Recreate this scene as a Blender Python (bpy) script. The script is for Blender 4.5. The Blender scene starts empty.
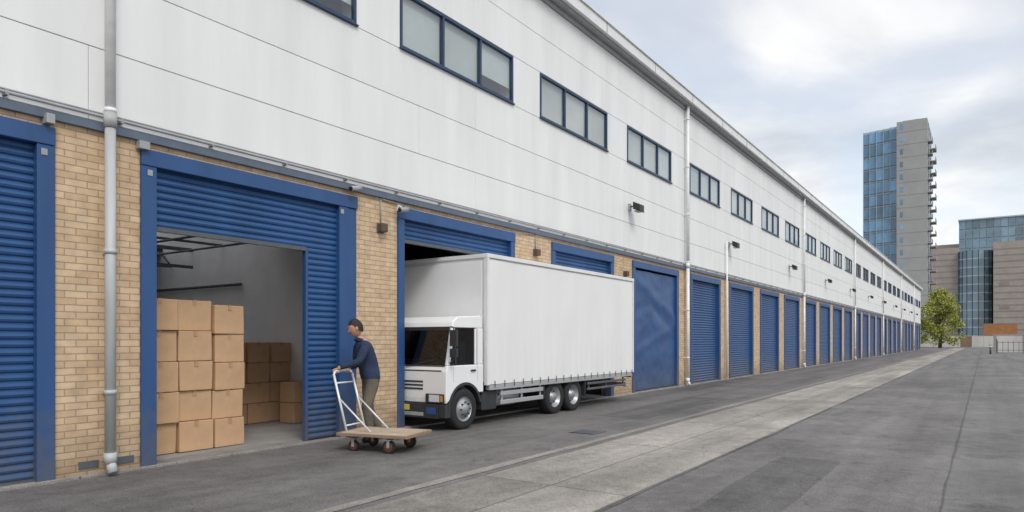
import bpy, bmesh, math, random
from mathutils import Vector, Matrix, noise as mnoise
random.seed(7)
scene=bpy.context.scene
scene.view_settings.view_transform='Standard'
scene.view_settings.look='None'
scene.view_settings.exposure=0
COL=scene.collection

# ------------------------------------------------------------------ materials
def newmat(name):
    m=bpy.data.materials.new(name); m.use_nodes=True
    nt=m.node_tree; b=nt.nodes['Principled BSDF']; return m,nt,b
def mat(name,col,rough=.6,var=.12,scale=3.0,bump=0.0,bscale=40,metal=0.0,spec=.5,island=0.0,streak=False,coat=0,grime=0):
    m,nt,b=newmat(name); N=nt.nodes; L=nt.links
    b.inputs['Roughness'].default_value=rough; b.inputs['Metallic'].default_value=metal
    b.inputs['Specular IOR Level'].default_value=spec
    b.inputs['Coat Weight'].default_value=coat
    tc=N.new('ShaderNodeTexCoord'); mp=N.new('ShaderNodeMapping'); L.new(tc.outputs['Object'],mp.inputs['Vector'])
    if streak: mp.inputs['Scale'].default_value=(1,1,.12)
    nz=N.new('ShaderNodeTexNoise'); nz.inputs['Scale'].default_value=scale; nz.inputs['Detail'].default_value=8; nz.inputs['Roughness'].default_value=.6
    L.new(mp.outputs[0],nz.inputs['Vector'])
    mr=N.new('ShaderNodeMapRange'); mr.inputs[1].default_value=.3; mr.inputs[2].default_value=.7
    mr.inputs[3].default_value=1-var; mr.inputs[4].default_value=1+var*.6
    L.new(nz.outputs['Fac'],mr.inputs[0])
    out=mr.outputs[0]
    def mul(a,c):
        mu=N.new('ShaderNodeMath'); mu.operation='MULTIPLY'; L.new(a,mu.inputs[0]); L.new(c,mu.inputs[1]); return mu.outputs[0]
    if island>0:
        g=N.new('ShaderNodeNewGeometry'); m2=N.new('ShaderNodeMapRange'); m2.inputs[3].default_value=1-island; m2.inputs[4].default_value=1+island
        L.new(g.outputs['Random Per Island'],m2.inputs[0]); out=mul(out,m2.outputs[0])
    vm=N.new('ShaderNodeVectorMath'); vm.operation='SCALE'; vm.inputs[0].default_value=col[:3]
    L.new(out,vm.inputs['Scale']); res=vm.outputs[0]
    if grime>0:
        sp=N.new('ShaderNodeSeparateXYZ'); L.new(tc.outputs['Object'],sp.inputs[0])
        n3=N.new('ShaderNodeTexNoise'); n3.inputs['Scale'].default_value=5; n3.inputs['Detail'].default_value=6; L.new(tc.outputs['Object'],n3.inputs['Vector'])
        hgt=N.new('ShaderNodeMath'); hgt.operation='MULTIPLY_ADD'; hgt.inputs[1].default_value=-1.6; L.new(n3.outputs['Fac'],hgt.inputs[0]); L.new(sp.outputs[2],hgt.inputs[2])
        mg=N.new('ShaderNodeMapRange'); mg.inputs[1].default_value=-.75; mg.inputs[2].default_value=.15; mg.inputs[3].default_value=grime; mg.inputs[4].default_value=0
        L.new(hgt.outputs[0],mg.inputs[0])
        mx=N.new('ShaderNodeMixRGB'); mx.inputs[2].default_value=(.12,.11,.10,1); L.new(mg.outputs[0],mx.inputs[0]); L.new(res,mx.inputs[1]); res=mx.outputs[0]
    L.new(res,b.inputs['Base Color'])
    if bump>0:
        n2=N.new('ShaderNodeTexNoise'); n2.inputs['Scale'].default_value=bscale; n2.inputs['Detail'].default_value=4
        L.new(tc.outputs['Object'],n2.inputs['Vector'])
        bp=N.new('ShaderNodeBump'); bp.inputs['Strength'].default_value=bump; bp.inputs['Distance'].default_value=.02
        L.new(n2.outputs['Fac'],bp.inputs['Height']); L.new(bp.outputs[0],b.inputs['Normal'])
    return m

def brickmat():
    m,nt,b=newmat('buff_brick'); N=nt.nodes; L=nt.links
    tc=N.new('ShaderNodeTexCoord'); s=N.new('ShaderNodeSeparateXYZ'); L.new(tc.outputs['Object'],s.inputs[0])
    a=N.new('ShaderNodeMath'); a.operation='ADD'; L.new(s.outputs[0],a.inputs[0]); L.new(s.outputs[1],a.inputs[1])
    c=N.new('ShaderNodeCombineXYZ'); L.new(a.outputs[0],c.inputs[0]); L.new(s.outputs[2],c.inputs[1])
    br=N.new('ShaderNodeTexBrick'); br.inputs['Scale'].default_value=1
    br.inputs['Brick Width'].default_value=.225; br.inputs['Row Height'].default_value=.075
    br.inputs['Mortar Size'].default_value=.006; br.inputs['Mortar Smooth'].default_value=.2
    br.inputs['Color1'].default_value=(.53,.375,.225,1); br.inputs['Color2'].default_value=(.64,.475,.31,1)
    br.inputs['Mortar'].default_value=(.34,.265,.19,1); br.inputs['Bias'].default_value=0
    L.new(c.outputs[0],br.inputs['Vector'])
    nz=N.new('ShaderNodeTexNoise'); nz.inputs['Scale'].default_value=6; nz.inputs['Detail'].default_value=8; L.new(tc.outputs['Object'],nz.inputs['Vector'])
    mr=N.new('ShaderNodeMapRange'); mr.inputs[1].default_value=.3; mr.inputs[2].default_value=.7; mr.inputs[3].default_value=.82; mr.inputs[4].default_value=1.12
    L.new(nz.outputs['Fac'],mr.inputs[0])
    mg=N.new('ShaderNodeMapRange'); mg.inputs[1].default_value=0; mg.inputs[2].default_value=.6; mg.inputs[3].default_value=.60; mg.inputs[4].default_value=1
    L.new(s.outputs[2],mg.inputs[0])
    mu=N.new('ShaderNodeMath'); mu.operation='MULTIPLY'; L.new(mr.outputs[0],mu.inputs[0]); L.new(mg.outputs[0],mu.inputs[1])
    vm=N.new('ShaderNodeVectorMath'); vm.operation='SCALE'; L.new(br.outputs['Color'],vm.inputs[0]); L.new(mu.outputs[0],vm.inputs['Scale'])
    L.new(vm.outputs[0],b.inputs['Base Color']); b.inputs['Roughness'].default_value=.9
    bp=N.new('ShaderNodeBump'); bp.inputs['Strength'].default_value=.6; bp.inputs['Distance'].default_value=.006; bp.invert=True
    L.new(br.outputs['Fac'],bp.inputs['Height']); L.new(bp.outputs[0],b.inputs['Normal'])
    return m

def groundmat(name,base,kind):
    m,nt,b=newmat(name); N=nt.nodes; L=nt.links
    tc=N.new('ShaderNodeTexCoord')
    def noise(scale,detail=6,sx=1,sy=1,rough=.6):
        mp=N.new('ShaderNodeMapping'); mp.inputs['Scale'].default_value=(sx,sy,1); L.new(tc.outputs['Object'],mp.inputs['Vector'])
        n=N.new('ShaderNodeTexNoise'); n.inputs['Scale'].default_value=scale; n.inputs['Detail'].default_value=detail; n.inputs['Roughness'].default_value=rough
        L.new(mp.outputs[0],n.inputs['Vector']); return n.outputs['Fac']
    def rng(s,a,bb,c,d):
        r=N.new('ShaderNodeMapRange'); r.inputs[1].default_value=a; r.inputs[2].default_value=bb; r.inputs[3].default_value=c; r.inputs[4].default_value=d
        L.new(s,r.inputs[0]); return r.outputs[0]
    def mul(a,c):
        x=N.new('ShaderNodeMath'); x.operation='MULTIPLY'; L.new(a,x.inputs[0]); L.new(c,x.inputs[1]); return x.outputs[0]
    f=rng(noise(.55,6),.3,.7,.76,1.20)
    f=mul(f,rng(noise(1.0,5,1.6,.09),.35,.65,.82,1.14))
    f=mul(f,rng(noise(60,3),.3,.7,.66,1.34))
    f=mul(f,rng(noise(4.5,8),.35,.7,.86,1.12))
    f=mul(f,rng(noise(.9,4,1,1,.7),.58,.66,1.0,.80))
    f=mul(f,rng(noise(.35,7,1,.35,.7),.55,.70,1.0,1.25))
    f=mul(f,rng(noise(2.6,2,1,1,.5),.70,.76,1.0,.72))
    vd=N.new('ShaderNodeTexVoronoi'); vd.feature='DISTANCE_TO_EDGE'; vd.inputs['Scale'].default_value=.33
    nz=N.new('ShaderNodeTexNoise'); nz.inputs['Scale'].default_value=1.3; nz.inputs['Detail'].default_value=6; L.new(tc.outputs['Object'],nz.inputs['Vector'])
    mx=N.new('ShaderNodeVectorMath'); mx.operation='MULTIPLY_ADD'; mx.inputs[1].default_value=(1.6,1.6,0)
    L.new(nz.outputs['Color'],mx.inputs[0]); L.new(tc.outputs['Object'],mx.inputs[2]); L.new(mx.outputs[0],vd.inputs['Vector'])
    f=mul(f,rng(vd.outputs['Distance'],0.0,.005,.74,1))
    if kind=='slab':
        sp=N.new('ShaderNodeSeparateXYZ'); L.new(tc.outputs['Object'],sp.inputs[0])
        cb=N.new('ShaderNodeCombineXYZ'); L.new(sp.outputs[1],cb.inputs[0]); L.new(sp.outputs[0],cb.inputs[1])
        br=N.new('ShaderNodeTexBrick'); br.offset=0; br.inputs['Scale'].default_value=1
        br.inputs['Brick Width'].default_value=3.0; br.inputs['Row Height'].default_value=.875; br.inputs['Mortar Size'].default_value=.012
        br.inputs['Color1'].default_value=(.82,.82,.82,1); br.inputs['Color2'].default_value=(1.16,1.16,1.16,1); br.inputs['Mortar'].default_value=(.55,.55,.55,1)
        L.new(cb.outputs[0],br.inputs['Vector']); f=mul(f,br.outputs['Color'])
    vm=N.new('ShaderNodeVectorMath'); vm.operation='SCALE'; vm.inputs[0].default_value=base; L.new(f,vm.inputs['Scale'])
    L.new(vm.outputs[0],b.inputs['Base Color']); b.inputs['Roughness'].default_value=.85; b.inputs['Specular IOR Level'].default_value=.25
    bp=N.new('ShaderNodeBump'); bp.inputs['Strength'].default_value=.4; bp.inputs['Distance'].default_value=.01
    L.new(noise(70,3),bp.inputs['Height']); L.new(bp.outputs[0],b.inputs['Normal'])
    return m

def glassmat(name,tint=(.93,.96,.95),base=.06,gain=.8,power=3.0):
    # reflection rises with the viewing angle, identical from both sides of the pane
    m=bpy.data.materials.new(name); m.use_nodes=True; nt=m.node_tree; N=nt.nodes; L=nt.links
    N.remove(N['Principled BSDF'])
    t=N.new('ShaderNodeBsdfTransparent'); t.inputs[0].default_value=(*tint,1)
    g=N.new('ShaderNodeBsdfGlossy'); g.inputs['Roughness'].default_value=.03
    lw=N.new('ShaderNodeLayerWeight'); lw.inputs[0].default_value=.5
    pw=N.new('ShaderNodeMath'); pw.operation='POWER'; pw.inputs[1].default_value=power; L.new(lw.outputs['Facing'],pw.inputs[0])
    ma=N.new('ShaderNodeMath'); ma.operation='MULTIPLY_ADD'; ma.inputs[1].default_value=gain; ma.inputs[2].default_value=base; L.new(pw.outputs[0],ma.inputs[0])
    mx=N.new('ShaderNodeMixShader'); L.new(ma.outputs[0],mx.inputs[0]); L.new(t.outputs[0],mx.inputs[1]); L.new(g.outputs[0],mx.inputs[2])
    L.new(mx.outputs[0],N['Material Output'].inputs['Surface']); return m

BRICK=brickmat()
BLUE=mat('blue_paint',(.022,.078,.215),.42,.18,2.5,streak=True,grime=.55)
BLUES=mat('blue_shutter_paint',(.022,.080,.215),.42,.22,1.6,streak=True,grime=.45)
BLUET=mat('blue_tarpaulin',(.020,.075,.21),.40,.14,2,bump=.15,bscale=9,grime=.4)
CLAD=mat('white_cladding',(.775,.778,.768),.55,.085,1.7,island=.02,streak=True,bump=.05,bscale=5)
FASC=mat('fascia_white',(.74,.745,.74),.45,.1,2)
DGREY=mat('dark_grey_metal',(.09,.10,.115),.5,.2,5)
RACK=mat('racking_grey_steel',(.10,.105,.115),.6,.2,5)
MGREY=mat('grey_metal',(.33,.34,.35),.45,.15,5)
SEALG=mat('panel_seal_grey',(.42,.42,.41),.7,.15,5)
BAND=mat('band_flashing',(.11,.14,.19),.5,.2,4)
PIPEW=mat('pipe_white',(.76,.765,.76),.4,.10,6)
PIPEG=mat('pipe_grey',(.46,.47,.47),.5,.25,4,streak=True)
NAVY=mat('window_frame_navy',(.018,.045,.10),.4,.1,5)
BLIND=mat('window_blind',(.50,.53,.52),.8,.10,1.3,island=.16)
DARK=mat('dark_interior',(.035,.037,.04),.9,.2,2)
MIDI=mat('window_room_grey',(.10,.105,.11),.9,.3,.8)
INTW=mat('interior_white_wall',(.78,.78,.78),.8,.1,1.5)
CONC=mat('concrete',(.30,.29,.275),.85,.18,1.5,bump=.2,bscale=30)
GLASS=glassmat('window_glass',(.93,.96,.95),.10,.8,2.2)
ROOF=mat('roof_sheet',(.35,.36,.37),.5,.1,2)
BROWN=mat('brown_fixture',(.10,.065,.04),.5,.1,8)
BLACK=mat('black_plastic',(.018,.018,.02),.45,.2,8)
ASPH=groundmat('asphalt',(.150,.143,.137),'asphalt')
ASPH2=groundmat('asphalt_worn',(.150,.145,.139),'asphalt')
PATCH=groundmat('asphalt_patch',(.112,.108,.105),'plain')
SLAB=groundmat('concrete_slab',(.285,.264,.236),'slab')
EDGE=groundmat('edge_concrete',(.235,.218,.196),'plain')
APR=groundmat('apron_concrete',(.27,.255,.235),'plain')
SEAMT=groundmat('tar_seam',(.095,.092,.090),'plain')

# ------------------------------------------------------------------ builder
def empty(name,loc=(0,0,0),rz=0,parent=None):
    e=bpy.data.objects.new(name,None); COL.objects.link(e); e.location=loc; e.rotation_euler=(0,0,rz)
    e.empty_display_size=.2
    if parent: e.parent=parent
    return e
class B:
    def __init__(s,name,mats,parent=None):
        s.bm=bmesh.new(); s.name=name; s.mats=mats if isinstance(mats,list) else [mats]; s.parent=parent
    def box(s,x0,x1,y0,y1,z0,z1,mi=0):
        vs=[s.bm.verts.new((x,y,z)) for x in (x0,x1) for y in (y0,y1) for z in (z0,z1)]
        for f in ((0,1,3,2),(4,6,7,5),(0,4,5,1),(2,3,7,6),(0,2,6,4),(1,5,7,3)):
            fc=s.bm.faces.new([vs[i] for i in f]); fc.material_index=mi
        return vs
    def quad(s,pts,mi=0):
        f=s.bm.faces.new([s.bm.verts.new(p) for p in pts]); f.material_index=mi; return f
    def cyl(s,p0,p1,r,seg=12,mi=0,r2=None,cap=True):
        p0=Vector(p0);p1=Vector(p1); d=(p1-p0).normalized(); r2=r if r2 is None else r2
        a=d.orthogonal().normalized(); b=d.cross(a)
        A=[];Bv=[]
        for i in range(seg):
            t=2*math.pi*i/seg; o=a*math.cos(t)+b*math.sin(t)
            A.append(s.bm.verts.new(p0+o*r)); Bv.append(s.bm.verts.new(p1+o*r2))
        for i in range(seg):
            j=(i+1)%seg; f=s.bm.faces.new((A[i],A[j],Bv[j],Bv[i])); f.material_index=mi; f.smooth=True
        if cap:
            f=s.bm.faces.new(A[::-1]); f.material_index=mi; f=s.bm.faces.new(Bv); f.material_index=mi
    def tube(s,pts,r,seg=10,mi=0):
        for a,b in zip(pts[:-1],pts[1:]): s.cyl(a,b,r,seg,mi)
        for p in pts[1:-1]: s.sph(p,r*1.0,mi=mi,seg=seg)
    def sph(s,c,r,mi=0,seg=10,sc=(1,1,1)):
        res=bmesh.ops.create_uvsphere(s.bm,u_segments=seg,v_segments=max(6,seg//2),radius=r,matrix=Matrix.Translation(c)@Matrix.Diagonal((*sc,1)))
        for v in res['verts']:
            for f in v.link_faces: f.material_index=mi; f.smooth=True
    def prism_x(s,poly,x0,x1,mi=0):
        A=[s.bm.verts.new((x0,y,z)) for y,z in poly]; C=[s.bm.verts.new((x1,y,z)) for y,z in poly]
        n=len(poly)
        for i in range(n):
            j=(i+1)%n; f=s.bm.faces.new((A[i],A[j],C[j],C[i])); f.material_index=mi
        s.bm.faces.new(A[::-1]).material_index=mi; s.bm.faces.new(C).material_index=mi
    def done(s,bevel=0,seg=2,smooth=False,angle=35,recalc=True):
        if recalc: bmesh.ops.recalc_face_normals(s.bm,faces=s.bm.faces)
        me=bpy.data.meshes.new(s.name); s.bm.to_mesh(me); s.bm.free()
        for m in s.mats: me.materials.append(m)
        o=bpy.data.objects.new(s.name,me); COL.objects.link(o)
        if s.parent: o.parent=s.parent
        if bevel:
            md=o.modifiers.new('bevel','BEVEL'); md.width=bevel; md.segments=seg; md.limit_method='ANGLE'; md.angle_limit=math.radians(angle)
        if smooth:
            for p in me.polygons: p.use_smooth=True
        return o

# ------------------------------------------------------------------ ground
g=B('ground',ASPH2); g.quad([(-1500,-1500,0),(1500,-1500,0),(1500,1500,0),(-1500,1500,0)]); g.done()
g=B('road',ASPH); g.quad([(-.02,-30,.004),(7.72,-30,.004),(7.72,170,.004),(-.02,170,.004)]); g.done()
def ragged(name,m,x0,x1,z,amp=.03,y0=-30,y1=150,step=.35):
    g=B(name,m); n=int((y1-y0)/step); prev=None
    for i in range(n+1):
        y=y0+i*step
        a=x0+amp*mnoise.noise(Vector((y*.9,x0*7,0)))+amp*.5*mnoise.noise(Vector((y*4,x0*7,2))); b=x1+amp*mnoise.noise(Vector((y*.9,x1*5,5)))+amp*.5*mnoise.noise(Vector((y*4,x1*5,7)))
        v=(g.bm.verts.new((a,y,z)),g.bm.verts.new((b,y,z)))
        if prev: g.bm.faces.new((prev[0],prev[1],v[1],v[0]))
        prev=v
    g.done()
ragged('pavement_strip',SLAB,3.5,5.25,.008,.035)
ragged('drain_channel',EDGE,3.24,3.38,.0095,.04)
ragged('road_joint',SEAMT,7.708,7.730,.009,.02)
ragged('pavement_joint',SEAMT,5.27,5.295,.0085,.03)
ragged('asphalt_patch',PATCH,1.75,2.75,.006,.05,12.0,17.5,.25)
ragged('asphalt_patch',PATCH,5.9,6.6,.006,.05,5.2,9.4,.25)
ragged('asphalt_patch',PATCH,.25,1.05,.006,.05,19.5,27,.25)
g=B('apron_kerb',APR)
yy=-29.0
while yy<125:
    g.box(-.30,.05,yy+.006,yy+1.8-.006,-.05,.035+random.uniform(-.004,.004)); yy+=1.8
g.done(bevel=.01)
g=B('access_cover',[CONC,DGREY])
g.box(7.40,8.10,2.75,3.40,-.02,.014,0); g.box(7.48,8.02,2.83,3.32,.0,.018,1); g.done(bevel=.004)
g=B('drain_grating',[DGREY,BLACK])
g.box(2.55,2.95,9.6,10.0,-.02,.010,1)
for k in range(7): g.box(2.56,2.94,9.61+k*.056,9.64+k*.056,.0,.016,0)
g.box(2.53,2.56,9.58,10.02,0,.018,0); g.box(2.94,2.97,9.58,10.02,0,.018,0); g.done()

# ------------------------------------------------------------------ warehouse
W=empty('warehouse')
piers=[(-6.0,-5.1),(-1.3,-.3),(3.165,4.053),(7.36,8.262),(11.70,13.18),(16.31,17.49),(20.95,22.04),(25.17,26.26)]
y=29.55
while y<122:
    piers.append((y,y+1.08)); y+=4.37
END=piers[-1][1]
YL=-6.0
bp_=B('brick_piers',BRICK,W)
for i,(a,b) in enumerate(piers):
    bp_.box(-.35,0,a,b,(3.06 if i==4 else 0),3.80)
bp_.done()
doors=[(piers[i][1],piers[i+1][0]) for i in range(len(piers)-1)]
st=B('stub_lintel',DGREY,W); st.box(-.36,.004,11.70,13.18,3.0,3.055); st.done()
fill=B('brick_over_doors',BRICK,W)
for a,b in doors: fill.box(-.33,-.002,a,b,3.725,3.80)
fill.done()
def shutter(bd,y0,y1,z0,z1,x=-.06,pitch=.085):
    pts=[]; z=z0
    while z<z1-.001:
        for dz,dx in ((0,-.012),(.012,.006),(.035,.014),(.06,.008),(.078,-.010)):
            if z+dz<=z1: pts.append((x+dx,z+dz))
        z+=pitch
    pts.append((x,z1))
    prev=None
    for (xx,zz) in pts:
        v=(bd.bm.verts.new((xx,y0,zz)),bd.bm.verts.new((xx,y1,zz)))
        if prev: bd.bm.faces.new((prev[0],prev[1],v[1],v[0]))
        prev=v
def bay(yc): return [d for d in doors if d[0]<yc<d[1]][0]
dA=bay(5.5); dB=bay(10); dC=bay(15); dD=bay(19)
sh=B('roller_shutters',BLUES,W); fr=B('door_frames',BLUE,W); bt=B('shutter_bottom_rails',DGREY,W)
for d in doors:
    a,b=d
    fr.box(-.16,.045,a,b,3.53,3.72)
    if d==dA:
        fr.box(-.14,.035,a,a+.18,0,3.528); fr.box(-.14,.035,b-.36,b-.19,0,3.528); fr.box(-.14,.020,b-.187,b-.02,0,3.528); fr.box(-.14,.012,b-.02,b,0,3.528)
        shutter(sh,a+.15,b-.36,2.84,3.53,-.05); shutter(sh,6.46,b-.33,.05,2.84,-.05)
        fr.box(-.10,-.02,6.42,6.465,.03,2.84)
        bt.box(-.075,-.02,a+.18,6.42,2.79,2.845)
    elif d==dB:
        fr.box(-.10,.035,a,a+.15,0,3.528); fr.box(-.14,.035,b-.15,b,3.06,3.528)
        shutter(sh,a+.12,b-.12,3.20,3.53); bt.box(-.09,-.03,a+.15,b-.15,3.15,3.205)
    elif d==dC:
        fr.box(-.14,.035,a,a+.15,3.06,3.528); fr.box(-.14,.035,b-.18,b,0,3.528)
        shutter(sh,a+.12,b-.12,3.12,3.53); bt.box(-.09,-.03,a+.15,b-.18,3.07,3.125)
    else:
        fr.box(-.14,.035,a,a+.17,0,3.528); fr.box(-.14,.035,b-.17,b,0,3.528)
        if d!=dD: shutter(sh,a+.15,b-.15,.06,3.53,-.06+random.uniform(-.03,.0))
        bt.box(-.09,-.03,a+.17,b-.17,.02,.065)
fr.done(bevel=.008); sh.done(); bt.done()
bx=B('frame_brackets',MGREY,W)
for (yy,zz) in ((3.06,3.45),(4.15,3.45),(7.05,3.45)):
    bx.box(.036,.044,yy-.03,yy+.03,zz-.035,zz+.035)
bx.box(.0,.10,4.0,4.12,3.70,3.79); bx.box(.0,.12,3.05,3.13,3.74,3.84)
bx.done(bevel=.004)
tb=B('tarpaulin_curtain',BLUET,W)
a,b=dD; a+=.15; b-=.15; nu,nv=56,56; grid=[]
for i in range(nu+1):
    row=[]
    for j in range(nv+1):
        u=i/nu; v=j/nv
        x=.018*math.sin(u*11+1.2*math.sin(v*5))*(1-v*.4)
        x+=.026*math.exp(-((v-(.95-.35*u))**2)/.003)+.020*math.exp(-((v-(.30+.25*u))**2)/.002)-.014*math.exp(-((v-(.62+.1*math.sin(u*5)))**2)/.002)
        x+=.022*mnoise.noise(Vector((u*4,v*6,1)))+.008*mnoise.noise(Vector((u*12,v*14,4)))
        row.append(tb.bm.verts.new((x-.03,a+(b-a)*u,.08+3.40*v)))
    grid.append(row)
for i in range(nu):
    for j in range(nv): tb.bm.faces.new((grid[i][j],grid[i+1][j],grid[i+1][j+1],grid[i][j+1]))
tb.done(smooth=True)
bd=B('flashing_band',BAND,W); bd.box(-.12,.05,YL,END,3.80,3.90); bd.done(bevel=.006)
cb=B('cable_conduit',MGREY,W); cb.cyl((.075,YL,3.955),(.075,END,3.955),.018,8)
cb.cyl((.03,YL,4.0),(.03,END,4.0),.012,6)
yy=-5
while yy<END:
    cb.box(.0,.09,yy,yy+.03,3.93,3.98); yy+=1.1
# sagging cable between the first lights
pp=[Vector((.03,7.9+ (12.4-7.9)*t, 3.78-.10*math.sin(math.pi*t))) for t in [k/14 for k in range(15)]]
cb.tube(pp,.008,6)
cb.cyl((.02,7.87,3.39),(.02,7.87,3.80),.010,6); cb.cyl((.02,12.5,3.48),(.02,12.5,3.80),.010,6)
cb.done()
wins=[(-.2,3.1),(4.1,7.36),(8.333,11.66),(12.71,15.96),(17.17,20.36),(22.0,25.1),(26.5,29.45)]
y=30.9
while y+3.1<END: wins.append((y,y+3.05)); y+=4.37
cl=B('cladding_panels',CLAD,W); gp=.005
rows=[(3.91,4.72),(4.72,5.55),(5.55,6.38),(7.40,8.20),(8.20,9.0)]
joints=[YL,-3]
k=1.9
while k<END-2: joints.append(k); k+=6.9
joints.append(END)
for ri,(z0,z1) in enumerate(rows):
    js=[joints[0]]+[j+(.0 if ri%2 else 1.6) for j in joints[1:-1]]+[joints[-1]]
    for a,b in zip(js[:-1],js[1:]): cl.box(-.06,0,a+gp*.5,b-gp*.5,z0+gp,z1-gp)
edges=[YL]+[v for w in wins for v in w]+[END]
for i in range(0,len(edges),2): cl.box(-.06,0,edges[i]+gp,edges[i+1]-gp,6.38+gp,7.40-gp)
cl.done(bevel=.004,seg=2)
bk=B('cladding_backing',SEALG,W)
bk.box(-.35,-.03,YL+.05,END-.05,3.93,6.36); bk.box(-.35,-.03,YL+.05,END-.05,7.42,8.98)
bk.box(-.35,-.07,YL+.05,END-.05,6.361,6.379)
for i in range(0,len(edges),2): bk.box(-.35,-.03,edges[i]+.02,edges[i+1]-.02,6.381,7.40)
bk.done()
wf=B('window_frames',NAVY,W); wg=B('window_panes',GLASS,W); wb=B('window_blinds',BLIND,W); wd=B('window_room',MIDI,W)
wd.box(-.6,-.55,YL,END,6.3,7.5)
for (a,b) in wins:
    z0,z1=6.40,7.38; t=.05
    wf.box(-.05,.02,a,b,z0,z0+t); wf.box(-.05,.02,a,b,z1-t,z1)
    wf.box(-.06,.05,a-.02,b+.02,z0-.025,z0-.001)
    n=3
    for k in range(n+1):
        yy=a+(b-a)*k/n
        y0=a if k==0 else yy-t*.5; y1=b if k==n else yy+t*.5
        if k==0: y1=a+t
        if k==n: y0=b-t
        wf.box(-.048,.018,y0,y1,z0+t,z1-t)
    wg.quad([(-.02,a+.02,z0+.02),(-.02,b-.02,z0+.02),(-.02,b-.02,z1-.02),(-.02,a+.02,z1-.02)])
    for k in range(n):
        y0=a+(b-a)*k/n+.02; y1=a+(b-a)*(k+1)/n-.02; drop=random.choice([0,.0,.0,.05,.12,.0,.3,.0])
        wb.quad([(-.08,y0,z0+.02+drop),(-.08,y1,z0+.02+drop),(-.08,y1,z1),(-.08,y0,z1)])
wf.done(bevel=.006); wg.done(recalc=False); wb.done(recalc=False); wd.done()
ev=B('eaves_fascia',[FASC,MGREY],W)
ev.box(-.3,.30,YL-.2,END+.2,9.16,9.42,0); ev.box(-.2,.06,YL,END,9.0,9.10,1); ev.box(-.2,.20,YL-.1,END+.1,9.10,9.16,1)
ev.box(-.3,.34,YL-.2,END+.2,9.42,9.46,0)
yy=YL
while yy<END: ev.box(.301,.308,yy,yy+.03,9.165,9.415,1); yy+=3.05
ev.done(bevel=.006)
rf=B('roof',ROOF,W)
def rz_(x): return 9.4+ (0.1-x)/14.1*1.2
for (x0,x1,y0,y1) in ((.1,-3.0,YL,END),(-3.0,-9.0,YL,3.2),(-3.0,-9.0,8.1,END),(-9.0,-14,YL,END)):  # roof gap over the open bay, added to let daylight brighten its interior
    rf.quad([(x0,y0,rz_(x0)),(x0,y1,rz_(x0)),(x1,y1,rz_(x1)),(x1,y0,rz_(x1))])
rf.quad([(-14,YL,10.6),(-14,END,10.6),(-28,END,9.4),(-28,YL,9.4)]); rf.done()
ew=B('end_walls',CLAD,W); ew.box(-28,-.36,END-.3,END-.02,0,9.38); ew.box(-28,-.36,YL+.02,YL+.3,0,9.38); ew.box(-28,-27.7,YL+.3,END-.3,0,9.38); ew.done()
dp=B('downpipes',[PIPEW,PIPEG],W)
def pipe(y,z0=0.12,zc=3.9,r=.055,z1=9.1,lower=1):
    dp.cyl((.12,y,zc),(.12,y,z1),r,14,0)
    dp.cyl((.12,y,z0),(.12,y,zc),r,14,lower)
    dp.cyl((.12,y,zc-.06),(.12,y,zc+.10),r*1.2,14,lower)
    dp.cyl((.12,y,z0+.02),(.12,y,z0+.14),r*1.2,14,lower); dp.cyl((.12,y,z0+.05),(.18,y,z0-.08),r*.95,14,lower)
    z=.9
    while z<z1:
        dp.cyl((.12,y,z),(.12,y,z+.05),r*1.18,14,lower if z<zc else 0); dp.box(0,.10,y-.03,y+.03,z,z+.04,lower if z<zc else 0)
        z+=1.55
pipe(3.671,r=.055)
for yy in (21.5,39.0,56.6,74.0,91.5,109): pipe(yy,lower=0)
dp.cyl((.09,25.7,.1),(.09,25.7,5.2),.035,10,0)
dp.done()
vb=B('vent_grilles',[DGREY,MGREY],W)
vb.box(-.02,.012,3.78,3.98,.10,.18,0); vb.box(-.02,.012,3.40,3.6,.10,.18,0)
vb.done()
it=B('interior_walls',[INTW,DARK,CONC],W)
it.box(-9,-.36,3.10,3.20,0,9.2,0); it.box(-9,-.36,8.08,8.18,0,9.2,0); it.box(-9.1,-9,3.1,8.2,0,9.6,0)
it.box(-3.0,-.70,3.2,8.08,3.76,3.90,1); it.box(-3.0,-2.9,3.2,8.08,3.9,9.3,0)  # white walls above the ceiling form an added shaft bringing sky light down
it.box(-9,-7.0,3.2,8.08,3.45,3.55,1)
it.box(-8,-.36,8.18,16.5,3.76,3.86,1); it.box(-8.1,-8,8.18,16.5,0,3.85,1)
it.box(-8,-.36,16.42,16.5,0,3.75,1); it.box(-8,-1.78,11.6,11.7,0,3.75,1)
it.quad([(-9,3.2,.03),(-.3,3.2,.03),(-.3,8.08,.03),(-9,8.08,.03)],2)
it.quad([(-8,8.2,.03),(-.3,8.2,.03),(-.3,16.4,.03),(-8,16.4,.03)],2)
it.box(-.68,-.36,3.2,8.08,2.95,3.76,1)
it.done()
s2=B('inner_shutter',BLUES,W); shutter(s2,11.7,16.4,.04,3.7,-1.75); s2.done()
rk=empty('storage_racking')
r=B('racking_frame',RACK,rk)
for yy in (3.5,4.9,6.3):
    for xx in (-5.7,-8.4): r.box(xx,xx+.06,yy,yy+.06,0.03,3.4)
for zz in (2.45,3.0,3.35):
    for xx in (-5.69,-8.39): r.box(xx,xx+.04,3.25,6.9 if zz<3 else 8.0,zz,zz+.06)
r.box(-8.35,-5.7,3.3,6.3,2.5,2.53)
for k in range(7): r.cyl((-1.4-1.1*k,3.25,3.42),(-1.4-1.1*k,8.05,3.42),.028,6)
for yy in (4.1,5.0,6.6,7.6): r.cyl((-.75,yy,3.3),(-8.9,yy,3.3),.022,6)
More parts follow.
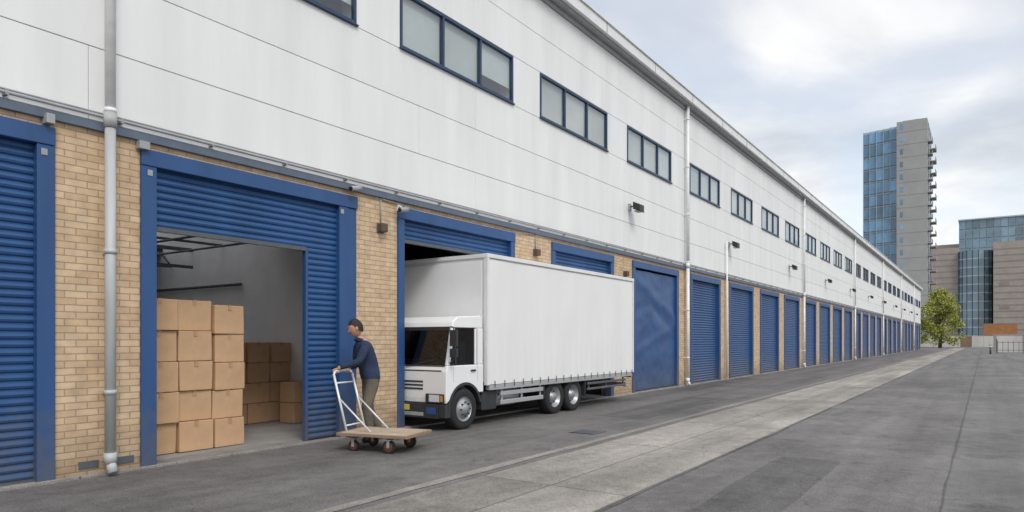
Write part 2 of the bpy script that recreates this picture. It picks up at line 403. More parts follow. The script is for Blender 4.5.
for k in range(9):
    r.cyl((-6.6,3.3+k*.53,3.1),(-6.6,3.3+(k+.5)*.53,3.4),.016,5); r.cyl((-6.6,3.3+(k+.5)*.53,3.4),(-6.6,3.3+(k+1)*.53,3.1),.016,5)
r.cyl((-6.6,3.25,3.1),(-6.6,8.05,3.1),.022,6)
r.cyl((-4,8.03,2.6),(-8.9,8.03,2.6),.03,8); r.box(-5.2,-5.0,8.0,8.07,1.3,1.6)
r.done()
def lamp(y,z=5.15):
    e=empty('wall_lamp')
    l=B('lamp_head',[BLACK,MGREY],e)
    l.box(.0,.05,y-.06,y+.06,z-.10,z+.10,1)
    l.tube([(.03,y,z),(.16,y,z+.04),(.22,y,z+.03)],.02,8,0)
    vs=l.box(.18,.38,y-.15,y+.15,z-.08,z+.12,0)
    for v in vs:
        if v.co.x>.3: v.co.z-=.09
    l.box(.20,.36,y-.12,y+.12,z-.155,z-.12,1)
    l.done(bevel=.015)
for yy in [17.3,26.2,36,45.5,55,64.5,74,84,93.5,103,112]: lamp(yy)
def cam_(y,z):
    e=empty('security_camera'); l=B('camera_body',[MGREY,BLACK,PIPEW],e)
    l.box(0,.03,y-.05,y+.05,z-.05,z+.05,2); l.cyl((.02,y,z),(.13,y,z-.02),.018,8,2)
    l.cyl((.13,y+.08,z-.02),(.16,y-.14,z-.07),.042,14,0); l.cyl((.16,y-.14,z-.07),(.161,y-.15,z-.073),.034,12,1)
    l.done()
cam_(7.25,3.86); cam_(8.30,3.70)
def bbox(y,z):
    e=empty('bulkhead_light'); l=B('light_housing',[BROWN,DGREY],e)
    l.box(0,.03,y-.08,y+.08,z-.08,z+.08,1); l.box(.03,.12,y-.07,y+.07,z-.07,z+.07,0); l.done(bevel=.02)
bbox(7.87,3.31); bbox(12.5,3.4); bbox(21.75,3.2); bbox(17.0,3.3)

# ------------------------------------------------------------------ cardboard boxes
CARD=mat('cardboard',(.53,.34,.195),.85,.10,5,bump=.06,bscale=18,island=.07)
TAPE=mat('packing_tape',(.44,.27,.15),.35,.1,8)
SEAM=mat('carton_seam',(.12,.065,.03),.9,.1,8)
def carton(x,y,z,dx,dy,dz,rz=0):
    o=empty('cardboard_box',(x,y,z),rz)
    c=B('carton',CARD,o); vs=c.box(-dx/2,dx/2,-dy/2,dy/2,.003,dz-.003)
    for v in vs: v.co+=Vector((random.uniform(-.006,.006),random.uniform(-.006,.006),random.uniform(-.002,.002)))
    c.done(bevel=.010,seg=2)
    t=B('tape',[TAPE,SEAM],o)
    t.box(-dx/2-.006,dx/2+.006,-.025,.025,dz-.07,dz+.0015,0)
    t.box(-dx/2+.01,dx/2-.01,-.002,.002,dz-.01,dz+.002,1)
    t.done()
heights=[.395,.40,.39,.40,.41]
for c,(yc) in enumerate((4.575,5.07,5.55)):
    z=.035
    for r_ in range(5):
        w=.475 if c<2 else .455
        h=heights[r_]-(.01 if c==2 else 0)
        carton(-.80+random.uniform(-.04,.04),yc+random.uniform(-.014,.014),z,.48,w-random.uniform(0,.015),h,random.uniform(-.045,.045)); z+=h
for c in range(3):
    z=.035
    for r_ in range(5 if c<2 else 4):
        carton(-1.33+random.uniform(-.02,.02),4.57+.49*c,z,.48,.47,.395,random.uniform(-.03,.03)); z+=.395
for c,yc in enumerate((6.92,7.38,7.84)):
    z=.035
    for r_ in range((4,4,4)[c]):
        h=.355; carton(-2.72+random.uniform(-.03,.03),yc,z,.45,.44 if c<2 else .42,h,random.uniform(-.03,.03)); z+=h
z=.035
for r_ in range(2): carton(-2.1,7.83,z,.36,.36,.36,.1); z+=.36
z=.035
for r_ in range(3): carton(-3.3,6.6,z,.5,.5,.42,.1); z+=.42

# ------------------------------------------------------------------ truck
TW=mat('truck_white_paint',(.80,.805,.80),.3,.05,2,coat=.3)
TC=mat('truck_curtain',(.77,.77,.76),.5,.06,1.2,streak=True,bump=.05,bscale=3)
ALU=mat('aluminium_trim',(.50,.51,.52),.35,.1,4,metal=.5)
RUB=mat('tyre_rubber',(.02,.02,.021),.85,.3,12,bump=.3,bscale=50)
RIM=mat('wheel_rim',(.36,.37,.38),.4,.3,6,metal=.5)
TG=glassmat('truck_glass',(.30,.34,.36),.05,.6,3)
TD=mat('truck_dark_plastic',(.03,.032,.036),.5,.2,6)
TB=mat('truck_blue_panel',(.03,.08,.22),.4,.1,5)
HL=mat('headlamp_lens',(.60,.63,.65),.1,.05,8)
AMB=mat('amber_lens',(.7,.25,.03),.3,.05,8)
YEL=mat('plate_yellow',(.60,.48,.10),.5,.05,8)
CHAS=mat('chassis_grey',(.10,.105,.11),.6,.2,5)
SEAT=mat('cab_seat_fabric',(.05,.055,.065),.9,.2,5)
T=empty('box_truck',(0,0,0),0)
X1=.93; X0=-1.37; YF=8.46; YB=9.52; YR=15.55; ZB=.74; ZT=3.0
bo=B('cargo_box',[TC,ALU],T)
bo.box(X0+.03,X1-.02,YB+.02,YR-.02,ZB+.02,ZT-.02,0)
bo.done(bevel=.02)
sc=B('side_curtain',TC,T); nu,nv=160,16; G=[]
for i in range(nu+1):
    row=[]
    for j in range(nv+1):
        u=i/nu; v=j/nv
        dx=.003*math.sin(u*2*math.pi*24+2*mnoise.noise(Vector((u*9,0,0))))*(1-v)**2+.014*mnoise.noise(Vector((u*10,v*2,3)))
        row.append(sc.bm.verts.new((X1-.004+dx,YB+.07+(YR-YB-.14)*u,ZB-.02+(ZT-ZB-.07)*v)))
    G.append(row)
for i in range(nu):
    for j in range(nv): sc.bm.faces.new((G[i][j],G[i+1][j],G[i+1][j+1],G[i][j+1]))
sc.done(smooth=True)
tr=B('box_trim',[ALU,TW,TD,FASC],T)
tr.box(X1-.07,X1+.012,YB,YB+.06,ZB-.03,ZT,3); tr.box(X1-.07,X1+.012,YR-.06,YR,ZB-.03,ZT,3)
tr.box(X1-.08,X1+.016,YB-.004,YR+.004,ZT-.06,ZT+.012,3); tr.box(X0,X0+.07,YB,YB+.07,ZB,ZT,3); tr.box(X0,X1,YB-.006,YB+.05,ZT-.06,ZT+.008,3)
tr.box(X1-.08,X1+.004,YB+.07,YR-.07,ZB-.12,ZB-.03,0)
k=YB+.22
while k<YR-.1:
    tr.box(X1+.004,X1+.014,k,k+.016,ZB-.08,ZB+.04,2); k+=.30
tr.box(X0+.1,X1-.1,YB-.02,YB+.0,ZB+.1,ZT-.12,1)
tr.done(bevel=.008)
dr=B('rear_doors',[TW,ALU],T); dr.box(X0+.05,X1-.08,YR-.02,YR+.03,ZB,ZT-.06,0)
for xx in (-.9,-.3,.3,.7): dr.cyl((xx,YR+.05,ZB),(xx,YR+.05,ZT-.1),.015,8,1)
dr.done(bevel=.01)
ch=B('chassis',[CHAS,ALU,TD,TW],T)
for xx in (-.65,.20): ch.box(xx-.04,xx+.04,YF+.5,YR-.1,.50,.72,0)
for yy in (9.8,10.8,11.8,12.8,13.8,14.8): ch.box(X0+.1,X1-.1,yy,yy+.06,.66,.74,0)
ch.box(.40,.84,9.50,9.92,.27,.60,2)
ch.cyl((.60,10.02,.46),(.60,10.75,.46),.18,18,1)
for zz in (.34,.50): ch.box(.86,.90,9.98,11.42,zz,zz+.08,1)
for yy in (10.05,10.7,11.35): ch.box(.83,.86,yy,yy+.05,.34,.66,1)
for zz in (.40,.52): ch.box(.86,.90,13.25,15.2,zz,zz+.05,0)
for yy in (13.35,14.2,15.1): ch.box(.83,.86,yy,yy+.05,.40,.66,0)
ch.box(.55,.9,11.44,11.47,.36,.66,2); ch.box(.55,.9,13.12,13.15,.30,.66,2)
ch.box(X0+.15,X1-.15,YR-.12,YR-.04,.36,.46,1)
ch.box(X0+.1,X1-.05,YR-.06,YR,.58,.72,2)
for xx in (-.6,.2): ch.box(xx-.04,xx+.04,11.6,13.0,.28,.40,0)
ch.cyl((-1.1,11.9,.33),(.7,11.9,.33),.06,10,0); ch.cyl((-1.1,12.7,.33),(.7,12.7,.33),.06,10,0); ch.cyl((-1.1,8.93,.33),(.6,8.93,.33),.05,10,0)
ch.done(bevel=.01)
def ring(bd,cx,cy,cz,prof,mi,seg=36):
    P=[]
    for (dx,r) in prof:
        P.append([bd.bm.verts.new((cx+dx,cy+r*math.cos(2*math.pi*i/seg),cz+r*math.sin(2*math.pi*i/seg))) for i in range(seg)])
    for a,b in zip(P[:-1],P[1:]):
        for i in range(seg):
            j=(i+1)%seg; f=bd.bm.faces.new((a[i],a[j],b[j],b[i])); f.material_index=mi; f.smooth=True
def wheel(cx,cy,side=1,r=.345,rear=False):
    w=B('wheel',[RUB,RIM,TD],T); s=side
    ring(w,cx,cy,r,[(-.22*s,r*.6),(-.22*s,r*.94),(-.19*s,r),(-.03*s,r),(0,r*.95),(.006*s,r*.8),(-.005*s,r*.60)],0)
    if rear: ring(w,cx,cy,r,[(-.005*s,r*.60),(-.02*s,r*.56),(-.09*s,r*.46),(-.12*s,r*.30),(-.03*s,r*.27),(-.01*s,r*.2),(-.005*s,.004)],1)
    else: ring(w,cx,cy,r,[(-.005*s,r*.60),(-.02*s,r*.56),(-.03*s,r*.45),(.01*s,r*.40),(.015*s,r*.25),(.05*s,r*.2),(.055*s,.004)],1)
    for k in range(8):
        t=2*math.pi*k/8; rr=r*(.40 if rear else .34)
        px=cx+(-.105*s if rear else .012*s); w.cyl((px,cy+rr*math.cos(t),r+rr*math.sin(t)),(px+.03*s,cy+rr*math.cos(t),r+rr*math.sin(t)),.014,8,2)
    w.done()
for s,cx in ((1,.88),(-1,-1.32)):
    wheel(cx,8.95,s); wheel(cx,11.9,s,rear=True); wheel(cx,12.66,s,rear=True)
cab=B('cab_shell',[TW,TD],T)
xr=X1-.03; xl=X0+.05
wy,wz,wr=8.95,.345,.43
BL_=1.08
yfz=lambda z: YF+.03+(z-1.06)/(1.74-1.06)*.14
P=[(YF+.01,.46),(YF,.55),(YF,.98),(yfz(BL_),BL_),(YB-.06,BL_),(YB-.06,.60)]
arc=[(wy+wr*math.cos(math.radians(a)),wz+wr*math.sin(math.radians(a))) for a in range(36,164,11)]
P+=arc
P=[(max(a,YF+.012) if i>5 else a,b) for i,(a,b) in enumerate(P)]
cab.prism_x(P,xl,xr,0)
cab.prism_x([(yfz(1.70),1.70),(yfz(1.70)+.03,1.80),(YF+.32,1.89),(YB-.12,1.92),(YB-.06,1.88),(YB-.06,1.70)],xl+.02,xr-.02,0)
cab.box(xl+.01,xr-.01,YB-.12,YB-.062,BL_+.001,1.699,0)
cab.box(xr-.05,xr-.012,9.22,YB-.121,BL_+.001,1.699,0); cab.box(xl+.012,xl+.05,9.22,YB-.121,BL_+.001,1.699,0)
def pillar(xa,xb):
    z0,z1=BL_+.001,1.699
    A=[(xa,yfz(z0)+.004,z0),(xb,yfz(z0)+.004,z0),(xb,yfz(z0)+.085,z0),(xa,yfz(z0)+.085,z0)]
    C=[(xa,yfz(z1)+.004,z1),(xb,yfz(z1)+.004,z1),(xb,yfz(z1)+.085,z1),(xa,yfz(z1)+.085,z1)]
    A=[cab.bm.verts.new(p) for p in A]; C=[cab.bm.verts.new(p) for p in C]
    for i in range(4):
        j=(i+1)%4; cab.bm.faces.new((A[i],A[j],C[j],C[i]))
    cab.bm.faces.new(A[::-1]); cab.bm.faces.new(C)
pillar(xr-.075,xr-.012); pillar(xl+.012,xl+.075)
cab.done(bevel=.03,seg=4,angle=38)
ci=B('cab_interior',[SEAT,TD],T)
ci.box(xl+.08,xr-.08,YF+.14,YF+.36,1.0,1.17,1)
for cx in (xl+.45,xr-.45): ci.box(cx-.24,cx+.24,9.08,9.22,1.0,1.48,0); ci.box(cx-.12,cx+.12,9.09,9.20,1.50,1.64,0)
ring(ci,xr-.45,YF+.42,1.2,[(0,.17),(.02,.18),(.02,.16),(0,.17)],1,20)
ci.box(xl+.06,xr-.06,9.30,9.39,1.0,1.69,1)
ci.done(bevel=.02)
cd=B('cab_trim',[TD,TW,HL,AMB,YEL,TB,MGREY],T)
cd.box(xl+.03,xr-.14,YF-.05,YF+.10,.22,.455,0); cd.box(xl+.25,xr-.45,YF-.055,YF-.045,.25,.31,6)
cd.box(xr-.136,xr+.006,YF-.035,YF+.09,.235,.455,0)
cd.box(xr-.42,xr-.04,YF-.030,YF+.05,.475,.62,0); cd.box(xl+.04,xl+.42,YF-.030,YF+.05,.475,.62,0)
cd.box(xr-.34,xr-.12,YF-.040,YF-.031,.49,.605,2); cd.box(xl+.12,xl+.34,YF-.040,YF-.031,.49,.605,2)
cd.box(xr-.105,xr-.05,YF-.039,YF-.031,.50,.595,3)
cd.box((xl+xr)/2-.05,(xl+xr)/2+.36,YF-.062,YF-.056,.335,.43,4)
cd.box(xr-.38,xr-.18,YF-.058,YF-.051,.29,.40,5)
for zz in (.68,.74,.80): cd.box(xl+.45,xr-.50,YF-.010,YF+.01,zz,zz+.028,0)
cd.box((xl+xr)/2-.09,(xl+xr)/2+.09,YF-.014,YF+.01,.88,.93,6)
cd.box(xl+.10,xr-.10,YF-.004,YF+.02,.985,1.005,0)
for k in range(14):
    t0=math.radians(12+k*12); t1=math.radians(12+(k+1)*12)
    pts=[(xr+.010,wy+rr*math.cos(t),wz+rr*math.sin(t)) for rr,t in ((.405,t0),(.45,t0),(.45,t1),(.405,t1))]
    q=[(xr-.15,p[1],p[2]) for p in pts]
    cd.quad(pts,0); cd.quad([pts[0],pts[3],q[3],q[0]],0); cd.quad([pts[1],pts[2],q[2],q[1]],0)
cd.box(xr-.2,xr+.004,8.50,8.565,.24,.46,0)
cd.box(xr-.3,xr+.0,9.40,9.49,.30,.55,0)
cd.box(xr-.01,xr+.002,8.635,8.643,.80,1.10,6); cd.box(xr-.01,xr+.002,9.275,9.283,.80,1.70,6)
cd.box(xr,xr+.025,9.10,9.22,.97,1.0,0)
cd.done(bevel=.006)
gl=B('cab_windows',[TG,TD],T)
za,zb=BL_-.02,1.72
gl.quad([(xl+.05,yfz(za)-.006,za),(xr-.05,yfz(za)-.006,za),(xr-.06,yfz(zb)-.006,zb),(xl+.06,yfz(zb)-.006,zb)],0)
for x in (xr-.018,xl+.018): gl.quad([(x,yfz(BL_)+.06,BL_),(x,9.28,BL_),(x,9.28,1.71),(x,yfz(1.71)+.06,1.71)],0)
gl.box(xl+.05,xr-.05,yfz(1.66)-.014,yfz(1.66)-.008,1.66,1.72,1)
gl.box(xr-.03,xr-.010,8.70,8.73,BL_,1.71,1)
gl.done()
mi_=B('cab_mirrors_wipers',[TD,MGREY],T)
mi_.tube([(xr-.02,YF+.14,1.72),(xr+.13,YF+.03,1.70),(xr+.14,YF+.03,1.20),(xr-.01,YF+.10,1.12)],.011,8,0)
mi_.box(xr+.07,xr+.21,YF+.0,YF+.05,1.40,1.66,0); mi_.box(xr+.07,xr+.21,YF+.0,YF+.05,1.22,1.36,0)
mi_.cyl((xl+.3,YF+.005,1.06),(xl+.9,YF+.03,1.16),.01,6,0); mi_.cyl((xr-.9,YF+.005,1.06),(xr-.3,YF+.03,1.16),.01,6,0)
mi_.done(bevel=.012)

# ------------------------------------------------------------------ platform trolley
TRW=mat('trolley_deck_wood',(.44,.35,.26),.7,.2,6,island=.10)
TRE=mat('trolley_edge',(.30,.20,.13),.7,.2,6)
TRS=mat('trolley_steel',(.40,.41,.41),.4,.1,6,metal=.4)
TRH=mat('trolley_handle',(.72,.73,.73),.35,.08,6,metal=.2)
TWH=mat('trolley_wheel_red',(.13,.045,.03),.6,.2,8)
TO=(.884,6.213); TA=math.radians(15)
tro=empty('platform_trolley',(TO[0],TO[1],0),TA)
d=B('deck',[TRW,TRE,TRS],tro)
for k in range(7): d.box(.02,1.03,.01+k*.098,.01+k*.098+.094,.228,.252,0)
d.box(0,1.05,-.012,.008,.215,.256,1); d.box(0,1.05,.695,.715,.215,.256,1); d.box(-.012,.018,-.01,.71,.214,.257,1); d.box(1.032,1.06,-.01,.71,.214,.257,1)
d.box(.1,.14,.02,.69,.19,.226,2); d.box(.86,.90,.02,.69,.19,.226,2); d.box(.05,1.0,.12,.15,.20,.225,2); d.box(.05,1.0,.55,.58,.20,.225,2)
d.done(bevel=.005)
wl=B('castors',[RUB,TWH,TRS],tro)
for cx,cy,rr in ((.20,.10,.075),(.20,.60,.075),(.76,.06,.090),(.76,.64,.090)):
    wl.cyl((cx,cy-.022,rr),(cx,cy+.022,rr),rr,24,0); wl.cyl((cx,cy-.026,rr),(cx,cy+.026,rr),rr*.68,20,1); wl.cyl((cx,cy-.034,rr),(cx,cy+.034,rr),rr*.18,10,2)
    wl.box(cx-.022,cx+.022,cy-.038,cy-.030,rr-.01,.185,2); wl.box(cx-.022,cx+.022,cy+.030,cy+.038,rr-.01,.185,2); wl.box(cx-.05,cx+.05,cy-.05,cy+.05,.180,.192,2)
wl.done(bevel=.004)
BARZ=1.07; h0,h1=.20,.66
hd=B('handle',TRH,tro)
def hp(t,yv): return Vector((.02-.22*t,yv,.24+(BARZ-.24)*t))
hd.tube([hp(0,h0),hp(.94,h0),hp(1,h0+.05),hp(1,h1-.05),hp(.94,h1),hp(0,h1)],.0165,12)
hd.tube([hp(.10,h0),hp(.10,h1)],.012,10); hd.tube([hp(.80,h0),hp(.80,h1)],.012,10)
hd.tube([Vector((.40,h0,.25)),hp(.55,h0)],.012,8); hd.tube([Vector((.40,h1,.25)),hp(.55,h1)],.012,8)
hd.done()

# ------------------------------------------------------------------ man
SKIN=mat('skin',(.50,.27,.18),.55,.06,20); SWEAT=mat('navy_sweater',(.018,.032,.075),.9,.25,9,bump=.5,bscale=60)
TROU=mat('khaki_trousers',(.125,.11,.085),.9,.2,7,bump=.4,bscale=25); SHOE=mat('black_shoes',(.02,.018,.016),.5,.1,8)
HAIR=mat('dark_hair',(.022,.016,.012),.7,.3,40,bump=.5,bscale=90); EYE=mat('eye',(.03,.02,.015),.2,.05,8); LIP=mat('lips',(.33,.13,.10),.5,.05,8)
EYW=mat('eye_white',(.7,.7,.68),.3,.05,8)
def skinned(verts,edges,radii,root=0,sub=2):
    me=bpy.data.meshes.new('tmp'); me.from_pydata([tuple(v) for v in verts],edges,[])
    ob=bpy.data.objects.new('tmp',me); COL.objects.link(ob)
    ob.modifiers.new('s','SKIN'); sv=me.skin_vertices[0].data
    for i,r in enumerate(radii):
        sv[i].radius=(r,r) if not isinstance(r,tuple) else r; sv[i].use_root=(i==root)
    ss=ob.modifiers.new('u','SUBSURF'); ss.levels=sub; ss.render_levels=sub
    dg=bpy.context.evaluated_depsgraph_get(); dg.update()
    nm=bpy.data.meshes.new_from_object(ob.evaluated_get(dg)); bpy.data.objects.remove(ob); return nm
MP=Vector((.60,7.10,0)); MH=math.radians(250)
man=empty('man',MP,MH)
Minv=(Matrix.Translation(MP)@Matrix.Rotation(MH,4,'Z')).inverted()
Mtro=Matrix.Translation((TO[0],TO[1],0))@Matrix.Rotation(TA,4,'Z')
PL=Minv@(Mtro@Vector((-.20,.27,BARZ))); PR=Minv@(Mtro@Vector((-.20,.56,BARZ)))
bdir=(PL-PR).normalized()
def ik(S,Wp,l1,l2,pole):
    dv=Wp-S; L_=dv.length
    if L_>l1+l2-.01: k=(L_+.012)/(l1+l2); l1*=k; l2*=k
    a=(l1*l1-l2*l2+L_*L_)/(2*L_); h=math.sqrt(max(l1*l1-a*a,.0001)); n=dv.normalized()
    p=(pole-n*pole.dot(n)).normalized(); return S+n*a+p*h
SL=Vector((.15,.185,1.41)); SR=Vector((.12,-.185,1.405))
def wrist(P,S):
    back=(S-P); back.z=0; back.normalize(); return P+back*.075+Vector((0,0,.055)),-back
WL,dL=wrist(PL,SL); WR,dR=wrist(PR,SR)
EL=ik(SL,WL,.29,.26,Vector((-.4,.5,-.6))); ER=ik(SR,WR,.29,.26,Vector((-.5,-.6,-.5)))
V=[(0,0,.97),(.03,0,1.10),(.085,0,1.25),(.13,0,1.395),(.165,0,1.485),(.195,0,1.57),
   (.138,.10,1.425),SL,EL,WL,(.12,-.10,1.42),SR,ER,WR,
   (0,.09,.90),(.12,.105,.50),(.05,.11,.12),(.19,.115,.05),
   (0,-.09,.90),(.0,-.105,.50),(-.20,-.11,.14),(-.06,-.115,.05),(.05,.11,.055),(-.21,-.11,.07)]
E=[(0,1),(1,2),(2,3),(3,4),(4,5),(3,6),(6,7),(7,8),(8,9),(3,10),(10,11),(11,12),(12,13),
   (0,14),(14,15),(15,16),(16,22),(22,17),(0,18),(18,19),(19,20),(20,23),(23,21)]
R=[(.135,.165),(.128,.155),(.138,.175),(.115,.15),.066,.058, .09,.080,.058,.040,.09,.080,.058,.040,
   .108,.080,.062,.045,.108,.080,.062,.045,.05,.05]
bm0=skinned(V,E,R,0,2)
bb=bmesh.new(); bb.from_mesh(bm0)
def cut(co,no): bmesh.ops.bisect_plane(bb,geom=bb.verts[:]+bb.edges[:]+bb.faces[:],plane_co=co,plane_no=no,dist=1e-5)
HEMZ=.935; NC=Vector((.168,0,1.505)); NN=Vector((-.30,0,.95)).normalized()
cut((0,0,HEMZ),(0,0,1)); cut((0,0,.10),(0,0,1)); cut(NC,NN)
for f in bb.faces:
    c=f.calc_center_median(); f.smooth=True
    nearhand=min((c-WL).length,(c-WR).length)<.2 and c.z>.9
    if c.z<.10: f.material_index=2
    elif c.z<HEMZ and not nearhand: f.material_index=1
    elif (c-NC).dot(NN)>0 and abs(c.y)<.10: f.material_index=3
    else: f.material_index=0
for v in bb.verts:
    if HEMZ-1e-4<=v.co.z<1.06 and abs(v.co.y)<.26 and (v.co-WL).length>.2 and (v.co-WR).length>.2:
        k=1.05; v.co.x*=k; v.co.y*=k
    # soft cloth folds
    if v.co.z>.12 and (v.co-WL).length>.05 and (v.co-WR).length>.05 and v.co.z<1.45:
        n_=mnoise.noise(v.co*Vector((1,1,1)).length*6.0)*.006; v.co+=v.normal*n_ if v.normal.length>0 else Vector()
bmb=bpy.data.meshes.new('body'); bb.to_mesh(bmb); bb.free()
for m in (SWEAT,TROU,SHOE,SKIN): bmb.materials.append(m)
bo_=bpy.data.objects.new('body',bmb); COL.objects.link(bo_); bo_.parent=man
cu=B('collar_cuffs',[SWEAT,TROU],man)
for Wp,El in ((WL,EL),(WR,ER)):
    n=(Wp-El).normalized(); cu.cyl(Wp-n*.05,Wp+n*.012,.043,16,0,r2=.038)
cu.cyl(NC-NN*.035,NC+NN*.018,.088,20,0,r2=.070)
cu.done(smooth=False)
up=Vector((0,0,1))
def hand(name,P,Wp,dd,thumb_side):
    parts=[]
    side=bdir
    kn=P+up*.026-dd*.018
    parts.append(skinned([Wp,(Wp+kn)/2+up*.004,kn,kn+side*.028,kn-side*.028,(Wp+kn)/2+side*.02,(Wp+kn)/2-side*.02],[(0,1),(1,2),(2,3),(2,4),(1,5),(1,6)],[.027,.022,.017,.014,.014,.018,.018],0,2))
    ln=(.9,1.05,1.0,.82)
    for i in range(4):
        o=side*((i-1.5)*.0205); k=ln[i] if thumb_side>0 else ln[3-i]
        pts=[kn+o,P+up*.028*k+dd*.012+o,P+dd*.031*k+up*.002+o,P-up*.026*k+dd*.012+o,P-up*.028*k-dd*.010*k+o]
        parts.append(skinned(pts,[(0,1),(1,2),(2,3),(3,4)],[.0105,.0098,.009,.0085,.007],0,2))
    ts=-side*thumb_side
    pts=[(Wp+kn)/2+ts*.022,P-dd*.034+ts*.046+up*.008,P-dd*.026-up*.014+ts*.036,P-dd*.010-up*.028+ts*.024]
    parts.append(skinned(pts,[(0,1),(1,2),(2,3)],[.014,.0115,.0105,.008],0,2))
    b=bmesh.new()
    for m in parts: b.from_mesh(m)
    me=bpy.data.meshes.new(name); b.to_mesh(me); b.free(); me.materials.append(SKIN)
    for p in me.polygons: p.use_smooth=True; p.material_index=0
    ob=bpy.data.objects.new(name,me); COL.objects.link(ob); ob.parent=man
hand('left_hand',PL,WL,dL,1); hand('right_hand',PR,WR,dR,-1)
hc=Vector((.238,0,1.675)); hp_=empty('head',hc,0,man); hp_.rotation_euler=(0,math.radians(14),math.radians(-12)); hp_.scale=(1.08,1.1,1.06)
hb=bmesh.new(); bmesh.ops.create_uvsphere(hb,u_segments=40,v_segments=32,radius=1)
for v in hb.verts:
    x,y_,z=v.co
    X=x*.098; Y=y_*.076; Z=z*.122
    if z<0:
        Y*=1-.30*(-z)**1.5; X*=1-.10*(-z)
        if x>0: X+=.012*(-z)
        if x<0: X*=1-.25*(-z)
    if x>.3 and abs(z)<.9:
        g_=math.exp(-(y_/.16)**2)
        if -.32<z<.12: X+=.026*g_*max(0,(.12-z)/.44)
        if z<=-.32: X+=.006*g_*math.exp(-((z+.62)/.1)**2)
        X-=.010*math.exp(-((abs(y_)-.36)/.14)**2-((z-.02)/.10)**2)
        X+=.005*math.exp(-((z-.20)/.09)**2)
        X-=.004*math.exp(-((z+.52)/.04)**2)*math.exp(-(y_/.35)**2)
        X+=.008*math.exp(-((z+.85)/.15)**2)*math.exp(-(y_/.3)**2)
    v.co=(X,Y,Z)
for f in hb.faces:
    f.smooth=True; c=f.calc_center_median()
    if abs(c.z+.063)<.008 and abs(c.y)<.026 and c.x>.05: f.material_index=1
me=bpy.data.meshes.new('face'); hb.to_mesh(me); hb.free(); me.materials.append(SKIN); me.materials.append(LIP)
ob=bpy.data.objects.new('face',me); COL.objects.link(ob); ob.parent=hp_
hx=B('eyes_ears',[EYW,EYE,SKIN,HAIR],hp_)
for s in (-1,1):
    hx.sph((.079,s*.029,.004),.0125,0,12); hx.sph((.0885,s*.029,.003),.0055,1,8)
    hx.sph((-.002,s*.076,-.008),.03,2,12,(.62,.3,1)); hx.box(.084,.092,s*.029-.016,s*.029+.016,.024,.029,3)
hx.done()
hr=bmesh.new(); bmesh.ops.create_uvsphere(hr,u_segments=48,v_segments=36,radius=1)
dele=[]
for v in hr.verts:
    x,y_,z=v.co
    line=.46 if x>.55 else (.46-(.55-x)*1.25 if x>.1 else -.10-(.1-x)*.55)
    if z<line-.06: dele.append(v)
    nn=1+.035*mnoise.noise(Vector((x*6,y_*6,z*6)))+.03*mnoise.noise(Vector((x*20,y_*20,z*20)))
    v.co=(x*.101*nn-.002,y_*.080*nn,z*.128*nn)
bmesh.ops.delete(hr,geom=dele,context='VERTS')
for f in hr.faces: f.smooth=True
me=bpy.data.meshes.new('hair'); hr.to_mesh(me); hr.free(); me.materials.append(HAIR)
ob=bpy.data.objects.new('hair',me); COL.objects.link(ob); ob.parent=hp_

# ------------------------------------------------------------------ background towers
TCN=mat('tower_concrete',(.32,.32,.312),.85,.10,.3)
TBD=mat('tower_floor_line',(.25,.25,.245),.85,.10,.3)
TGL=mat('tower_glass',(.11,.24,.38),.10,.35,.25,spec=.8,island=.40)
TGL2=mat('office_glass',(.14,.22,.28),.12,.35,.2,spec=.8,island=.3)
TWHT=mat('tower_mullion',(.36,.43,.49),.5,.1,1)
BEI=mat('beige_cladding',(.33,.29,.262),.85,.12,.4)
BEI2=mat('beige_band',(.25,.222,.205),.85,.12,.4)
tw=empty('apartment_tower')
t=B('concrete_core',[TCN,TBD,TGL],tw)
t.box(-10.3,-3.6,199,216,0,57.0,0); t.box(-9.2,-5.5,202,212,57.0,57.9,0)
z=3
while z<56:
    t.box(-10.32,-3.58,198.97,216.03,z,z+.10,1)
    for yy in (203,208,212.5): t.box(-3.59,-3.5,yy,yy+1.4,z+1,z+2.5,2)
    t.box(-9.5,-8.9,198.95,199.5,z+.9,z+2.2,2)
    z+=3.2
t.done()
nf=17; FH=3.29
t=B('glass_facade',TGL,tw)
for f in range(nf):
    for c in range(5):
        t.box(-18.3+c*1.6,-18.3+(c+1)*1.6-.12,200.6+(4-c)*.35,201.2+(4-c)*.35,f*FH+.5,f*FH+3.12)
t.done()
t=B('facade_frame',[TWHT,TCN],tw)
for f in range(nf+1):
    for c in range(5): t.box(-18.3+c*1.6,-18.3+(c+1)*1.6,200.9+(4-c)*.35,202+(4-c)*.35,f*FH-.05,f*FH+.5,0)
for c in range(6): t.box(-18.36+c*1.6,-18.24+c*1.6,200.5+(4-min(c,4))*.35,201.3+(4-min(c,4))*.35,0,56.4,0)
t.box(-18.3,-10.32,202.7,214,0,56.2,1)
t.done()
t=B('balconies',[TCN,TBD],tw)
z=3.4
while z<54:
    t.box(-3.59,-2.6,200.5,203.6,z,z+.2,0); t.box(-2.7,-2.6,200.5,203.6,z+.2,z+1.1,1)
    t.box(-3.59,-2.3,209,213.6,z,z+.2,0); t.box(-2.4,-2.3,209,213.6,z+.2,z+1.1,1)
    z+=3.2
t.done()
of=empty('office_building')
t=B('beige_block',[BEI,BEI2],of)
t.box(-8.6,1.3,262,285,0,31.2,0)
t.box(10.4,30,256,290,0,31.5,0); t.box(30,60,262,300,0,26,0)
z=2.5
while z<30:
    t.box(-8.63,1.33,261.96,270,z,z+.35,1); t.box(10.37,30.03,255.96,270,z,z+.35,1); z+=1.9
for z in (4,11,18):
    for xx in (12,18,24): t.box(xx,xx+2.4,255.9,256.5,z,z+1.3,1)
t.done()
